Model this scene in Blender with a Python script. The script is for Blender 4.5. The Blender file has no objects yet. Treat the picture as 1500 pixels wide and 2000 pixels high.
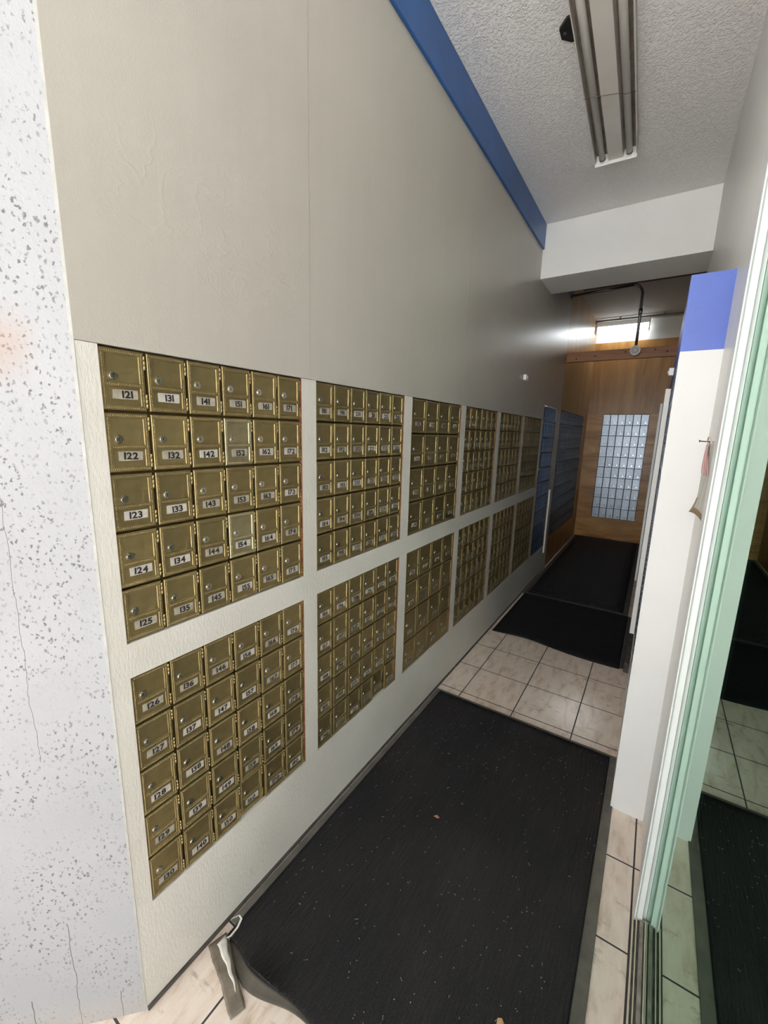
import bpy, bmesh, math, random
from mathutils import Vector, Matrix

random.seed(7)
S = bpy.context.scene
COL = S.collection
PI = math.pi

# ------------------------------------------------------------------ camera
def make_camera():
    a, b, c = 0.5747, -0.1914, -0.0266
    Rz = Matrix.Rotation(a, 3, 'Z'); Rx = Matrix.Rotation(b, 3, 'X'); Ry = Matrix.Rotation(c, 3, 'Y')
    R = Rz @ Rx @ Ry
    right, fwd, up = R.col[0], R.col[1], R.col[2]
    M = Matrix(((right.x, up.x, -fwd.x, 0.9414), (right.y, up.y, -fwd.y, 0.0192), (right.z, up.z, -fwd.z, 1.5151), (0, 0, 0, 1)))
    cd = bpy.data.cameras.new('camera')
    cd.sensor_fit = 'HORIZONTAL'; cd.sensor_width = 36.0
    cd.lens = 809.5 * 36.0 / 1500.0
    cd.clip_start = 0.02
    o = bpy.data.objects.new('camera', cd); COL.objects.link(o)
    o.matrix_world = M
    S.camera = o
make_camera()

# ------------------------------------------------------------------ world, exposure
SKY_STRENGTH = 0.6        # whole sky
GLOW_STRENGTH = 1.6      # brighter sky over the street, behind and right of the camera
GLOW_DIR = Vector((0.30, -1.0, 0.20)).normalized()
w = bpy.data.worlds.new('daylight'); S.world = w; w.use_nodes = True
nt = w.node_tree; nt.nodes.clear()
wo = nt.nodes.new('ShaderNodeOutputWorld'); bg = nt.nodes.new('ShaderNodeBackground')
bg.inputs['Color'].default_value = (0.86, 0.93, 1.0, 1); bg.inputs['Strength'].default_value = SKY_STRENGTH
geo = nt.nodes.new('ShaderNodeTexCoord'); dt = nt.nodes.new('ShaderNodeVectorMath'); dt.operation = 'DOT_PRODUCT'
dt.inputs[1].default_value = GLOW_DIR
nt.links.new(geo.outputs['Generated'], dt.inputs[0])
mr = nt.nodes.new('ShaderNodeMapRange'); mr.interpolation_type = 'SMOOTHSTEP'
mr.inputs['From Min'].default_value = 0.70; mr.inputs['From Max'].default_value = 1.0
mr.inputs['To Min'].default_value = SKY_STRENGTH; mr.inputs['To Max'].default_value = GLOW_STRENGTH
nt.links.new(dt.outputs['Value'], mr.inputs['Value']); nt.links.new(mr.outputs[0], bg.inputs['Strength'])
nt.links.new(bg.outputs[0], wo.inputs[0])
# sun from behind the building: it lights the street, never the passage
sl = bpy.data.lights.new('sun', 'SUN'); sl.energy = 24.0; sl.angle = math.radians(1.0); sl.color = (0.97, 0.985, 1.0)
so = bpy.data.objects.new('sun', sl); COL.objects.link(so)
so.rotation_euler = Vector((0.15, 1.0, 2.3)).to_track_quat('Z', 'Y').to_euler()
S.cycles.diffuse_bounces = 8; S.cycles.glossy_bounces = 6; S.cycles.max_bounces = 14
S.view_settings.view_transform = 'Standard'; S.view_settings.look = 'None'
S.view_settings.gamma = 1.0; S.view_settings.use_curve_mapping = False
S.view_settings.exposure = 0.30

TUBE_STRENGTH = 8.0      # the lit fluorescent light at the far end

# ------------------------------------------------------------------ materials
def new_mat(name):
    m = bpy.data.materials.new(name); m.use_nodes = True
    t = m.node_tree; b = t.nodes['Principled BSDF']
    return m, t, b
def N(t, kind, **kw):
    n = t.nodes.new(kind)
    for k, v in kw.items():
        if k in n.inputs: n.inputs[k].default_value = v
        else: setattr(n, k, v)
    return n
def ramp(t, src, stops):
    r = t.nodes.new('ShaderNodeValToRGB'); t.links.new(src, r.inputs[0])
    e = r.color_ramp.elements
    while len(e) < len(stops): e.new(0.5)
    for el, (p, c) in zip(e, stops):
        el.position = p; el.color = (c, c, c, 1) if isinstance(c, (int, float)) else (*c, 1)
    return r
def mixc(t, fac, a, b, mode='MIX'):
    m = t.nodes.new('ShaderNodeMix'); m.data_type = 'RGBA'; m.blend_type = mode
    for i, v in ((0, fac), (6, a), (7, b)):
        if isinstance(v, bpy.types.NodeSocket): t.links.new(v, m.inputs[i])
        elif i == 0: m.inputs[0].default_value = v
        else: m.inputs[i].default_value = (*v, 1)
    return m.outputs[2]
def coords(t, scale=(1, 1, 1), kind='Object', rot=(0, 0, 0), loc=(0, 0, 0)):
    c = t.nodes.new('ShaderNodeTexCoord'); mp = t.nodes.new('ShaderNodeMapping')
    mp.inputs['Scale'].default_value = scale; mp.inputs['Rotation'].default_value = rot; mp.inputs['Location'].default_value = loc
    t.links.new(c.outputs[kind], mp.inputs[0]); return mp.outputs[0]
def noise(t, vec, scale, detail=4, rough=0.55):
    n = N(t, 'ShaderNodeTexNoise', Scale=scale, Detail=detail, Roughness=rough); t.links.new(vec, n.inputs['Vector']); return n.outputs[0]
def bump(t, b, height, strength, dist, prev=None):
    bp = N(t, 'ShaderNodeBump', Strength=strength, Distance=dist); t.links.new(height, bp.inputs['Height'])
    if prev: t.links.new(prev, bp.inputs['Normal'])
    t.links.new(bp.outputs[0], b.inputs['Normal']); return bp.outputs[0]
def basic(name, col, rough=0.5, metal=0.0, var=0.0, vscale=8.0, bmp=0.0, bscale=60.0, bdist=0.002, spec=0.5):
    m, t, b = new_mat(name)
    b.inputs['Base Color'].default_value = (*col, 1); b.inputs['Roughness'].default_value = rough
    b.inputs['Metallic'].default_value = metal; b.inputs['Specular IOR Level'].default_value = spec
    v = coords(t)
    if var:
        f = noise(t, v, vscale)
        r = ramp(t, f, [(0.3, tuple(c * (1 - var) for c in col)), (0.7, tuple(min(1, c * (1 + var)) for c in col))])
        t.links.new(r.outputs[0], b.inputs['Base Color'])
    if bmp: bump(t, b, noise(t, v, bscale), bmp, bdist)
    return m

def mat_panel():      # greige painted plywood panel: roller texture, patch marks
    m, t, b = new_mat('greige_paint'); v = coords(t)
    f = noise(t, v, 1.6, 3)
    r = ramp(t, f, [(0.25, (0.425, 0.397, 0.35)), (0.75, (0.472, 0.444, 0.392))])
    vs = coords(t, (1, 1, 0.06)); g = noise(t, vs, 30, 3)
    t.links.new(mixc(t, 0.035, r.outputs[0], ramp(t, g, [(0.3, 0.3), (0.7, 0.75)]).outputs[0], 'OVERLAY'), b.inputs['Base Color'])
    b.inputs['Roughness'].default_value = 0.30
    n1 = bump(t, b, noise(t, v, 260, 2), 0.25, 0.0012)
    n2 = bump(t, b, noise(t, vs, 9, 2), 0.10, 0.004, n1)
    # torn, painted-over patches
    wn = N(t, 'ShaderNodeTexNoise', Scale=5.5, Detail=2.0, Distortion=2.6); t.links.new(coords(t, (1, 1, 1.6)), wn.inputs['Vector'])
    ridge = ramp(t, wn.outputs[0], [(0.47, 0.0), (0.5, 1.0), (0.53, 0.0)])
    ds = N(t, 'ShaderNodeVectorMath', operation='DISTANCE'); t.links.new(coords(t, (0, 1, 1.5)), ds.inputs[0]); ds.inputs[1].default_value = (0, 0.80, 2.93)
    dn = N(t, 'ShaderNodeMath', operation='ADD'); t.links.new(ds.outputs['Value'], dn.inputs[0]); t.links.new(noise(t, v, 3.0, 2), dn.inputs[1])
    msk = ramp(t, dn.outputs[0], [(0.62, 1.0), (0.80, 0.0)])
    mm = N(t, 'ShaderNodeMath', operation='MULTIPLY'); t.links.new(ridge.outputs[0], mm.inputs[0]); t.links.new(msk.outputs[0], mm.inputs[1])
    bump(t, b, mm.outputs[0], 0.13, 0.003, n2)
    return m
def mat_boards():     # cream painted boards round the mailboxes
    m, t, b = new_mat('cream_paint'); v = coords(t)
    f = noise(t, v, 2.5, 4)
    r = ramp(t, f, [(0.3, (0.59, 0.565, 0.51)), (0.7, (0.67, 0.65, 0.60))])
    dirt = ramp(t, noise(t, coords(t, (1, 1, 0.35)), 16, 6, 0.7), [(0.62, 0.0), (0.75, 0.35)])
    t.links.new(mixc(t, dirt.outputs[0], r.outputs[0], (0.36, 0.31, 0.24)), b.inputs['Base Color'])
    b.inputs['Roughness'].default_value = 0.42
    n1 = bump(t, b, noise(t, coords(t, (1, 3, 1)), 55, 4, 0.65), 0.45, 0.003)
    return m
def mat_white(name='white_paint', col=(0.80, 0.79, 0.76), rough=0.5):
    m, t, b = new_mat(name); v = coords(t)
    r = ramp(t, noise(t, v, 3, 4), [(0.3, tuple(c * 0.95 for c in col)), (0.7, col)])
    t.links.new(r.outputs[0], b.inputs['Base Color']); b.inputs['Roughness'].default_value = rough
    bump(t, b, noise(t, v, 120, 3), 0.2, 0.002)
    return m
CRACKS = [(-0.250, 0.0, 0.115, 0.0011), (-0.151, 0.0, 0.33, 0.0008), (-0.056, 0.0, 0.085, 0.0009), (-0.156, 0.78, 1.40, 0.0005)]
def mat_stucco():     # weathered white outside wall with black mildew specks
    m, t, b = new_mat('white_stucco'); v = coords(t)
    base = ramp(t, noise(t, v, 2.2, 5), [(0.3, (0.27, 0.272, 0.283)), (0.7, (0.315, 0.317, 0.33))])
    vo = N(t, 'ShaderNodeTexVoronoi', Scale=105.0, Randomness=1.0)
    wob = N(t, 'ShaderNodeTexNoise', Scale=130.0, Detail=2.0); t.links.new(v, wob.inputs['Vector'])
    sc = N(t, 'ShaderNodeVectorMath', operation='SCALE'); sc.inputs['Scale'].default_value = 0.012; t.links.new(wob.outputs['Color'], sc.inputs[0])
    ad = N(t, 'ShaderNodeVectorMath', operation='ADD'); t.links.new(coords(t, (1, 1, 0.75), rot=(0, 0.35, 0)), ad.inputs[0]); t.links.new(sc.outputs[0], ad.inputs[1]); t.links.new(ad.outputs[0], vo.inputs['Vector'])
    dots = ramp(t, vo.outputs['Distance'], [(0.20, 1.0), (0.36, 0.0)])
    msk = ramp(t, noise(t, v, 4.5, 5, 0.65), [(0.40, 0.0), (0.56, 1.0)])
    hit = ramp(t, noise(t, v, 60, 2), [(0.34, 0.0), (0.50, 1.0)])
    mm = N(t, 'ShaderNodeMath', operation='MULTIPLY'); t.links.new(dots.outputs[0], mm.inputs[0]); t.links.new(msk.outputs[0], mm.inputs[1])
    m2 = N(t, 'ShaderNodeMath', operation='MULTIPLY'); t.links.new(mm.outputs[0], m2.inputs[0]); t.links.new(hit.outputs[0], m2.inputs[1])
    m3 = N(t, 'ShaderNodeMath', operation='MULTIPLY'); t.links.new(m2.outputs[0], m3.inputs[0]); m3.inputs[1].default_value = 0.85
    c1 = mixc(t, m3.outputs[0], base.outputs[0], (0.075, 0.072, 0.072))
    # hairline cracks
    sz = N(t, 'ShaderNodeSeparateXYZ'); t.links.new(v, sz.inputs[0])
    wb = noise(t, coords(t, (0, 0, 1)), 9, 4)
    for xc, z0, z1, wd_ in CRACKS:
        sh = N(t, 'ShaderNodeMath', operation='MULTIPLY_ADD'); t.links.new(wb, sh.inputs[0]); sh.inputs[1].default_value = 0.03; t.links.new(sz.outputs['X'], sh.inputs[2])
        cp = N(t, 'ShaderNodeMath', operation='COMPARE'); t.links.new(sh.outputs[0], cp.inputs[0]); cp.inputs[1].default_value = xc + 0.015; cp.inputs[2].default_value = wd_
        zc = N(t, 'ShaderNodeMath', operation='COMPARE'); t.links.new(sz.outputs['Z'], zc.inputs[0]); zc.inputs[1].default_value = (z0 + z1) / 2; zc.inputs[2].default_value = (z1 - z0) / 2
        cm = N(t, 'ShaderNodeMath', operation='MULTIPLY'); t.links.new(cp.outputs[0], cm.inputs[0]); t.links.new(zc.outputs[0], cm.inputs[1])
        c1 = mixc(t, cm.outputs[0], c1, (0.10, 0.085, 0.08))
    # orange lens colour cast, painted into the wall colour
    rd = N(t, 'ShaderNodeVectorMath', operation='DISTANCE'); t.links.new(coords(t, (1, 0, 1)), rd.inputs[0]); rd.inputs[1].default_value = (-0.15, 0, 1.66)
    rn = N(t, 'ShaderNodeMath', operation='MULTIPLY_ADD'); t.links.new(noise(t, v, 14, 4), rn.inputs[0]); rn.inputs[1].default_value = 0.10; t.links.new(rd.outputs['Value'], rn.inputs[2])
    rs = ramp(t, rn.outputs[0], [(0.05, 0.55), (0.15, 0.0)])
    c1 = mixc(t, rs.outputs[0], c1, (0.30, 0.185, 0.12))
    # grime just above the ground
    sx = N(t, 'ShaderNodeSeparateXYZ'); t.links.new(coords(t), sx.inputs[0])
    gz = ramp(t, sx.outputs['Z'], [(0.0, 0.6), (0.10, 0.0)])
    gn = N(t, 'ShaderNodeMath', operation='MULTIPLY'); t.links.new(gz.outputs[0], gn.inputs[0]); t.links.new(noise(t, v, 18, 5), gn.inputs[1])
    c2 = mixc(t, gn.outputs[0], c1, (0.40, 0.33, 0.26))
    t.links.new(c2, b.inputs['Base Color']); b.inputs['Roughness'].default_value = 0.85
    bump(t, b, noise(t, v, 140, 4, 0.7), 0.5, 0.003)
    return m
def mat_ceiling():    # sprayed knock-down texture
    m, t, b = new_mat('textured_ceiling'); v = coords(t)
    b.inputs['Base Color'].default_value = (0.90, 0.885, 0.885, 1); b.inputs['Roughness'].default_value = 0.55
    n = noise(t, v, 88, 3, 0.6)
    r = ramp(t, n, [(0.45, 0.0), (0.68, 1.0)])
    bump(t, b, r.outputs[0], 0.75, 0.006)
    return m
def mat_tile():
    m, t, b = new_mat('cream_marble_tile')
    T = 0.305
    v = coords(t, loc=(-0.143, -2.1626, 0))
    br = N(t, 'ShaderNodeTexBrick', Scale=1.0); br.offset = 0.0; br.squash = 1.0
    br.inputs['Brick Width'].default_value = T; br.inputs['Row Height'].default_value = T
    br.inputs['Mortar Size'].default_value = 0.0030; br.inputs['Mortar Smooth'].default_value = 0.1
    br.inputs['Color1'].default_value = (0.40, 0.40, 0.40, 1); br.inputs['Color2'].default_value = (0.6, 0.6, 0.6, 1)
    t.links.new(v, br.inputs['Vector'])
    vein = N(t, 'ShaderNodeTexNoise', Scale=9.0, Detail=8.0, Roughness=0.66, Distortion=0.35); t.links.new(coords(t, (2.6, 0.8, 1), rot=(0, 0, 0.75)), vein.inputs['Vector'])
    c = ramp(t, vein.outputs[0], [(0.28, (0.58, 0.43, 0.32)), (0.47, (0.80, 0.67, 0.57)), (0.7, (0.89, 0.785, 0.69))])
    c2 = mixc(t, 0.10, c.outputs[0], br.outputs['Color'], 'OVERLAY')
    # dirt smears
    d = ramp(t, noise(t, coords(t, (0.9, 2.4, 1)), 6.5, 7, 0.72), [(0.58, 0.0), (0.70, 0.75)])
    c3 = mixc(t, d.outputs[0], c2, (0.30, 0.23, 0.17))
    c4 = mixc(t, br.outputs['Fac'], c3, (0.055, 0.050, 0.055))
    t.links.new(c4, b.inputs['Base Color'])
    rr = ramp(t, br.outputs['Fac'], [(0.0, 0.17), (1.0, 0.8)]); t.links.new(rr.outputs[0], b.inputs['Roughness'])
    iv = N(t, 'ShaderNodeMath', operation='SUBTRACT'); iv.inputs[0].default_value = 1.0; t.links.new(br.outputs['Fac'], iv.inputs[1])
    bump(t, b, iv.outputs[0], 0.5, 0.002)
    return m
def mat_ply(name, c0, c1, c2, rough=0.33, scale=(1, 1, 0.12)):
    m, t, b = new_mat(name)
    n = N(t, 'ShaderNodeTexNoise', Scale=7.0, Detail=6.0, Roughness=0.6, Distortion=0.9); t.links.new(coords(t, scale), n.inputs['Vector'])
    r = ramp(t, n.outputs[0], [(0.28, c0), (0.5, c1), (0.74, c2)])
    fine = noise(t, coords(t, tuple(s * 14 for s in scale)), 9, 3)
    t.links.new(mixc(t, 0.18, r.outputs[0], fine, 'OVERLAY'), b.inputs['Base Color'])
    b.inputs['Roughness'].default_value = rough
    bump(t, b, fine, 0.15, 0.001)
    return m
def mat_carpet():
    m, t, b = new_mat('black_ribbed_carpet')
    v = coords(t)
    wv = N(t, 'ShaderNodeTexWave', Scale=26.0, Distortion=0.6); wv.bands_direction = 'X'; wv.inputs['Detail'].default_value = 2.0; wv.inputs['Detail Scale'].default_value = 8.0
    t.links.new(v, wv.inputs['Vector'])
    f = noise(t, v, 420, 3, 0.7)
    big = noise(t, v, 2.0, 3)
    c = ramp(t, f, [(0.3, (0.018, 0.018, 0.020)), (0.75, (0.056, 0.053, 0.053))])
    dust = ramp(t, big, [(0.4, 0.0), (0.7, 0.35)])
    c2 = mixc(t, dust.outputs[0], c.outputs[0], (0.075, 0.069, 0.066))
    t.links.new(c2, b.inputs['Base Color']); b.inputs['Roughness'].default_value = 0.95
    b.inputs['Specular IOR Level'].default_value = 0.15
    n1 = bump(t, b, wv.outputs[0], 0.9, 0.006)
    bump(t, b, f, 0.9, 0.003, n1)
    return m
def mat_rubber_grid():
    m, t, b = new_mat('black_perforated_rubber')
    v = coords(t)
    wx = N(t, 'ShaderNodeTexWave', Scale=14.0); wx.bands_direction = 'X'; wy = N(t, 'ShaderNodeTexWave', Scale=9.0); wy.bands_direction = 'Y'
    t.links.new(v, wx.inputs['Vector']); t.links.new(v, wy.inputs['Vector'])
    mm = N(t, 'ShaderNodeMath', operation='MULTIPLY'); t.links.new(wx.outputs[0], mm.inputs[0]); t.links.new(wy.outputs[0], mm.inputs[1])
    c = ramp(t, mm.outputs[0], [(0.1, (0.022, 0.021, 0.022)), (0.6, (0.006, 0.006, 0.007))])
    t.links.new(c.outputs[0], b.inputs['Base Color']); b.inputs['Roughness'].default_value = 0.6; b.inputs['Specular IOR Level'].default_value = 0.25
    iv = N(t, 'ShaderNodeMath', operation='SUBTRACT'); iv.inputs[0].default_value = 1.0; t.links.new(mm.outputs[0], iv.inputs[1])
    bump(t, b, iv.outputs[0], 0.8, 0.006)
    return m
def mat_metal(name, col, rough, metal=1.0, brushed=False, var=0.12, spots=0.0):
    m, t, b = new_mat(name); v = coords(t)
    oi = t.nodes.new('ShaderNodeObjectInfo')
    f = noise(t, v, 35, 4)
    r = ramp(t, f, [(0.3, tuple(c * (1 - var) for c in col)), (0.7, tuple(min(1, c * (1 + var)) for c in col))])
    tone = ramp(t, oi.outputs['Random'], [(0.0, 0.40), (1.0, 0.60)])
    t.links.new(mixc(t, 0.6, r.outputs[0], tone.outputs[0], 'OVERLAY'), b.inputs['Base Color'])
    b.inputs['Metallic'].default_value = metal
    if brushed:
        g = noise(t, coords(t, (30, 30, 0.6)), 18, 3)
        rr = ramp(t, g, [(0.3, rough * 0.7), (0.7, rough * 1.3)]); t.links.new(rr.outputs[0], b.inputs['Roughness'])
        bump(t, b, g, 0.12, 0.0006)
    else:
        rr = ramp(t, noise(t, v, 90, 4), [(0.3, rough * 0.85), (0.7, rough * 1.2)]); t.links.new(rr.outputs[0], b.inputs['Roughness'])
        bump(t, b, noise(t, v, 700, 2), 0.12, 0.0004)
    return m
def mat_emit(name, col, strength):
    m = bpy.data.materials.new(name); m.use_nodes = True; t = m.node_tree; t.nodes.clear()
    o = t.nodes.new('ShaderNodeOutputMaterial'); e = N(t, 'ShaderNodeEmission', Strength=strength); e.inputs['Color'].default_value = (*col, 1)
    t.links.new(e.outputs[0], o.inputs[0]); return m
def mat_pane():       # green-tinted plate glass: strong grazing mirror over a dim see-through
    m = bpy.data.materials.new('green_tinted_glass'); m.use_nodes = True; t = m.node_tree; t.nodes.clear()
    o = t.nodes.new('ShaderNodeOutputMaterial')
    tr = t.nodes.new('ShaderNodeBsdfTransparent'); tr.inputs[0].default_value = (0.16, 0.30, 0.22, 1)
    gl = t.nodes.new('ShaderNodeBsdfGlossy'); gl.inputs['Color'].default_value = (0.58, 0.77, 0.655, 1); gl.inputs['Roughness'].default_value = 0.012
    fr = N(t, 'ShaderNodeFresnel', IOR=1.9)
    r = ramp(t, fr.outputs[0], [(0.0, 0.02), (0.6, 0.88)])
    mx = t.nodes.new('ShaderNodeMixShader'); t.links.new(r.outputs[0], mx.inputs[0]); t.links.new(tr.outputs[0], mx.inputs[1]); t.links.new(gl.outputs[0], mx.inputs[2])
    t.links.new(mx.outputs[0], o.inputs[0]); return m

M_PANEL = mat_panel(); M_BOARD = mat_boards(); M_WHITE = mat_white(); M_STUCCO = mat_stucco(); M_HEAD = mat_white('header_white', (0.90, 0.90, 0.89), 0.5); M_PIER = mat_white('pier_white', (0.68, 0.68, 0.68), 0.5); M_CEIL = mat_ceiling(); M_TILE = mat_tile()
M_RIGHT = mat_white('offwhite_paint', (0.74, 0.73, 0.70), 0.35)
M_RAW = basic('raw_wood_edge', (0.20, 0.075, 0.03), 0.7, var=0.4, vscale=60)
M_BLUE = basic('blue_paint', (0.022, 0.10, 0.31), 0.35, var=0.10, bmp=0.2, bscale=40)
M_BLUELIT = basic('lit_blue_paint', (0.085, 0.135, 0.46), 0.45, var=0.06, bmp=0.2, bscale=40)  # blue lightened to put the daylight on the pier into its colour
M_PLY = mat_ply('varnished_plywood', (0.24, 0.11, 0.03), (0.40, 0.20, 0.058), (0.54, 0.31, 0.10))
M_PLYGLARE = mat_ply('glare_plywood', (0.30, 0.17, 0.06), (0.40, 0.245, 0.095), (0.50, 0.33, 0.15), 0.3)  # plywood with the glare on its upper part painted in
M_PLYX = mat_ply('varnished_plywood_cross', (0.28, 0.115, 0.03), (0.50, 0.245, 0.07), (0.66, 0.38, 0.13), 0.3, (0.25, 0.25, 1.1))
M_PLANK = mat_ply('pine_plank', (0.22, 0.085, 0.035), (0.33, 0.14, 0.06), (0.42, 0.19, 0.08), 0.5, (0.12, 1, 1))
M_DARKWOOD = basic('dark_wood', (0.08, 0.03, 0.015), 0.6, var=0.3, vscale=20)
M_BRASS = mat_metal('aged_brass', (0.325, 0.25, 0.115), 0.47, metal=0.85)
M_BRASS_PALE = mat_metal('pale_new_brass', (0.50, 0.43, 0.26), 0.48)
M_BRASS_DARK = mat_metal('dark_brass_frame', (0.16, 0.115, 0.05), 0.5)
M_BRASS_BRIGHT = mat_metal('polished_brass', (0.78, 0.62, 0.32), 0.22)
M_NICKEL = mat_metal('nickel_lock', (0.60, 0.56, 0.46), 0.28)
M_BLACK = basic('black', (0.012, 0.012, 0.013), 0.5)
M_INK = basic('black_ink', (0.015, 0.014, 0.016), 0.5)
M_LABEL = basic('label_paper', (0.47, 0.435, 0.385), 0.28, var=0.22, vscale=55)
M_LABEL2 = basic('clear_plastic_label', (0.345, 0.31, 0.25), 0.22, var=0.25, vscale=55)
M_ALU = mat_metal('brushed_aluminium', (0.30, 0.345, 0.41), 0.36, brushed=True)
M_ALUDIM = mat_metal('dim_reflection_aluminium', (0.06, 0.068, 0.085), 0.30, brushed=True)  # same metal as the far bank, its dim reflections put into the colour
M_ALUBLUE = mat_metal('dim_blue_aluminium', (0.075, 0.105, 0.165), 0.30, brushed=True)  # bluer copy, dim reflections put into the colour here too
M_ALUFRAME = basic('blue_black_frame', (0.035, 0.05, 0.085), 0.45, metal=0.4)
M_CHROME = mat_metal('chrome', (0.85, 0.86, 0.88), 0.15)
M_CARPET = mat_carpet(); M_RUB = mat_rubber_grid()
M_MAT2 = basic('black_mat', (0.012, 0.012, 0.014), 0.75, var=0.3, vscale=12, bmp=0.5, bscale=300, bdist=0.002, spec=0.2)
M_FLAP = basic('worn_mat_underside', (0.066, 0.056, 0.043), 0.85, var=0.25, vscale=14)
M_BORDER = basic('grey_rubber_border', (0.135, 0.125, 0.105), 0.6, var=0.25, vscale=14, bmp=0.3, bscale=80)
M_BORDERD = basic('dark_rubber_border', (0.05, 0.048, 0.045), 0.6, var=0.25, vscale=14)
M_STEEL = mat_metal('grey_conduit', (0.22, 0.22, 0.22), 0.45)
M_PLASTIC = basic('white_plastic', (0.80, 0.80, 0.80), 0.35)
M_FIXT = basic('fixture_enamel', (0.66, 0.63, 0.60), 0.4, var=0.05)
M_FIXTW = basic('white_enamel', (0.86, 0.85, 0.84), 0.4)
M_DIRTY = basic('dirty_enamel', (0.30, 0.265, 0.23), 0.6, var=0.3, vscale=18)
M_TUBE = basic('unlit_tube', (0.80, 0.78, 0.74), 0.4, var=0.04)
M_LIT = mat_emit('lit_diffuser', (0.93, 0.97, 1.0), TUBE_STRENGTH)
M_PANE = mat_pane()
M_FRAMEW = basic('white_aluminium_frame', (0.66, 0.665, 0.67), 0.35, var=0.03)
M_TRACK = basic('cream_track_rail', (0.66, 0.60, 0.48), 0.4)
M_TRACKD = basic('dirty_track', (0.16, 0.13, 0.11), 0.7, var=0.4, vscale=40)
M_TRACKG = basic('grey_dirty_sill', (0.30, 0.27, 0.24), 0.6, var=0.35, vscale=30)
M_SHOP = basic('dark_green_interior', (0.02, 0.05, 0.038), 0.8)
M_BEAD = basic('worn_corner_bead', (0.30, 0.295, 0.275), 0.6, var=0.15, vscale=25)
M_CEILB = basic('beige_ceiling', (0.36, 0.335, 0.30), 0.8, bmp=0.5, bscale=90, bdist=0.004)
M_PAVE = basic('concrete', (0.68, 0.675, 0.66), 0.9, var=0.10)
M_PAPER = basic('aged_paper', (0.60, 0.585, 0.54), 0.8, var=0.12, vscale=20)
M_PAPERB = basic('browned_paper_edge', (0.34, 0.24, 0.13), 0.8, var=0.2, vscale=30)
M_RED = basic('faded_red_ribbon', (0.55, 0.16, 0.18), 0.6, var=0.2, vscale=40)
M_PINK = basic('faded_pink_plastic', (0.68, 0.46, 0.42), 0.4, var=0.1, vscale=30)
M_TORN = basic('dirty_torn_rubber', (0.17, 0.14, 0.105), 0.7, var=0.35, vscale=30, bmp=0.4, bscale=80)
M_TORNW = basic('torn_white_plastic', (0.66, 0.63, 0.58), 0.5, var=0.15, vscale=40)
M_LINT = basic('pale_lint', (0.40, 0.38, 0.34), 0.8)
M_LEAF = basic('dry_leaf', (0.50, 0.31, 0.14), 0.7)
M_ORANGE = basic('orange_scrap', (0.50, 0.20, 0.12), 0.7)
M_GROUT = basic('dark_caulk', (0.075, 0.065, 0.058), 0.8, var=0.4, vscale=30)

# ------------------------------------------------------------------ mesh helpers
def box(bm, lo, hi, mi=0, bev=0.0):
    x0, y0, z0 = lo; x1, y1, z1 = hi
    vs = [bm.verts.new(p) for p in ((x0, y0, z0), (x1, y0, z0), (x1, y1, z0), (x0, y1, z0), (x0, y0, z1), (x1, y0, z1), (x1, y1, z1), (x0, y1, z1))]
    fs = [bm.faces.new([vs[i] for i in q]) for q in ((0, 3, 2, 1), (4, 5, 6, 7), (0, 1, 5, 4), (1, 2, 6, 5), (2, 3, 7, 6), (3, 0, 4, 7))]
    for f in fs: f.material_index = mi
    if bev:
        es = list({e for f in fs for e in f.edges})
        r = bmesh.ops.bevel(bm, geom=es, offset=bev, segments=1, affect='EDGES', profile=0.5)
        for f in r['faces']: f.material_index = mi
    return fs
def cyl(bm, p0, p1, r, mi=0, seg=20, r1=None, caps=True):
    p0 = Vector(p0); p1 = Vector(p1); d = (p1 - p0).normalized()
    u = d.orthogonal().normalized(); v = d.cross(u); r1 = r if r1 is None else r1
    A = []; B = []
    for i in range(seg):
        a = 2 * PI * i / seg; o = u * math.cos(a) + v * math.sin(a)
        A.append(bm.verts.new(p0 + o * r)); B.append(bm.verts.new(p1 + o * r1))
    for i in range(seg):
        f = bm.faces.new((A[i], A[(i + 1) % seg], B[(i + 1) % seg], B[i])); f.material_index = mi; f.smooth = True
    if caps:
        f = bm.faces.new(A[::-1]); f.material_index = mi
        f = bm.faces.new(B); f.material_index = mi
def tube(bm, pts, r, mi=0, seg=12):
    pts = [Vector(p) for p in pts]; rings = []; u = None
    for i, p in enumerate(pts):
        d = (pts[min(i + 1, len(pts) - 1)] - pts[max(i - 1, 0)]).normalized()
        u = d.orthogonal().normalized() if u is None else (u - d * u.dot(d)).normalized()
        v = d.cross(u)
        rings.append([bm.verts.new(p + (u * math.cos(2 * PI * k / seg) + v * math.sin(2 * PI * k / seg)) * r) for k in range(seg)])
    for a, b in zip(rings, rings[1:]):
        for k in range(seg):
            f = bm.faces.new((a[k], a[(k + 1) % seg], b[(k + 1) % seg], b[k])); f.material_index = mi; f.smooth = True
    bm.faces.new(rings[0][::-1]).material_index = mi; bm.faces.new(rings[-1]).material_index = mi
def prism(bm, poly, z0, z1, mi=0):
    A = [bm.verts.new((x, y, z0)) for x, y in poly]; B = [bm.verts.new((x, y, z1)) for x, y in poly]
    n = len(poly)
    for i in range(n): bm.faces.new((A[i], A[(i + 1) % n], B[(i + 1) % n], B[i])).material_index = mi
    bm.faces.new(A[::-1]).material_index = mi; bm.faces.new(B).material_index = mi
def quad(bm, pts, mi=0):
    f = bm.faces.new([bm.verts.new(p) for p in pts]); f.material_index = mi; return f
def mesh(name, bm, mats):
    me = bpy.data.meshes.new(name)
    bmesh.ops.recalc_face_normals(bm, faces=bm.faces)
    bm.to_mesh(me); bm.free()
    for m in (mats if isinstance(mats, (list, tuple)) else [mats]): me.materials.append(m)
    return me
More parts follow.
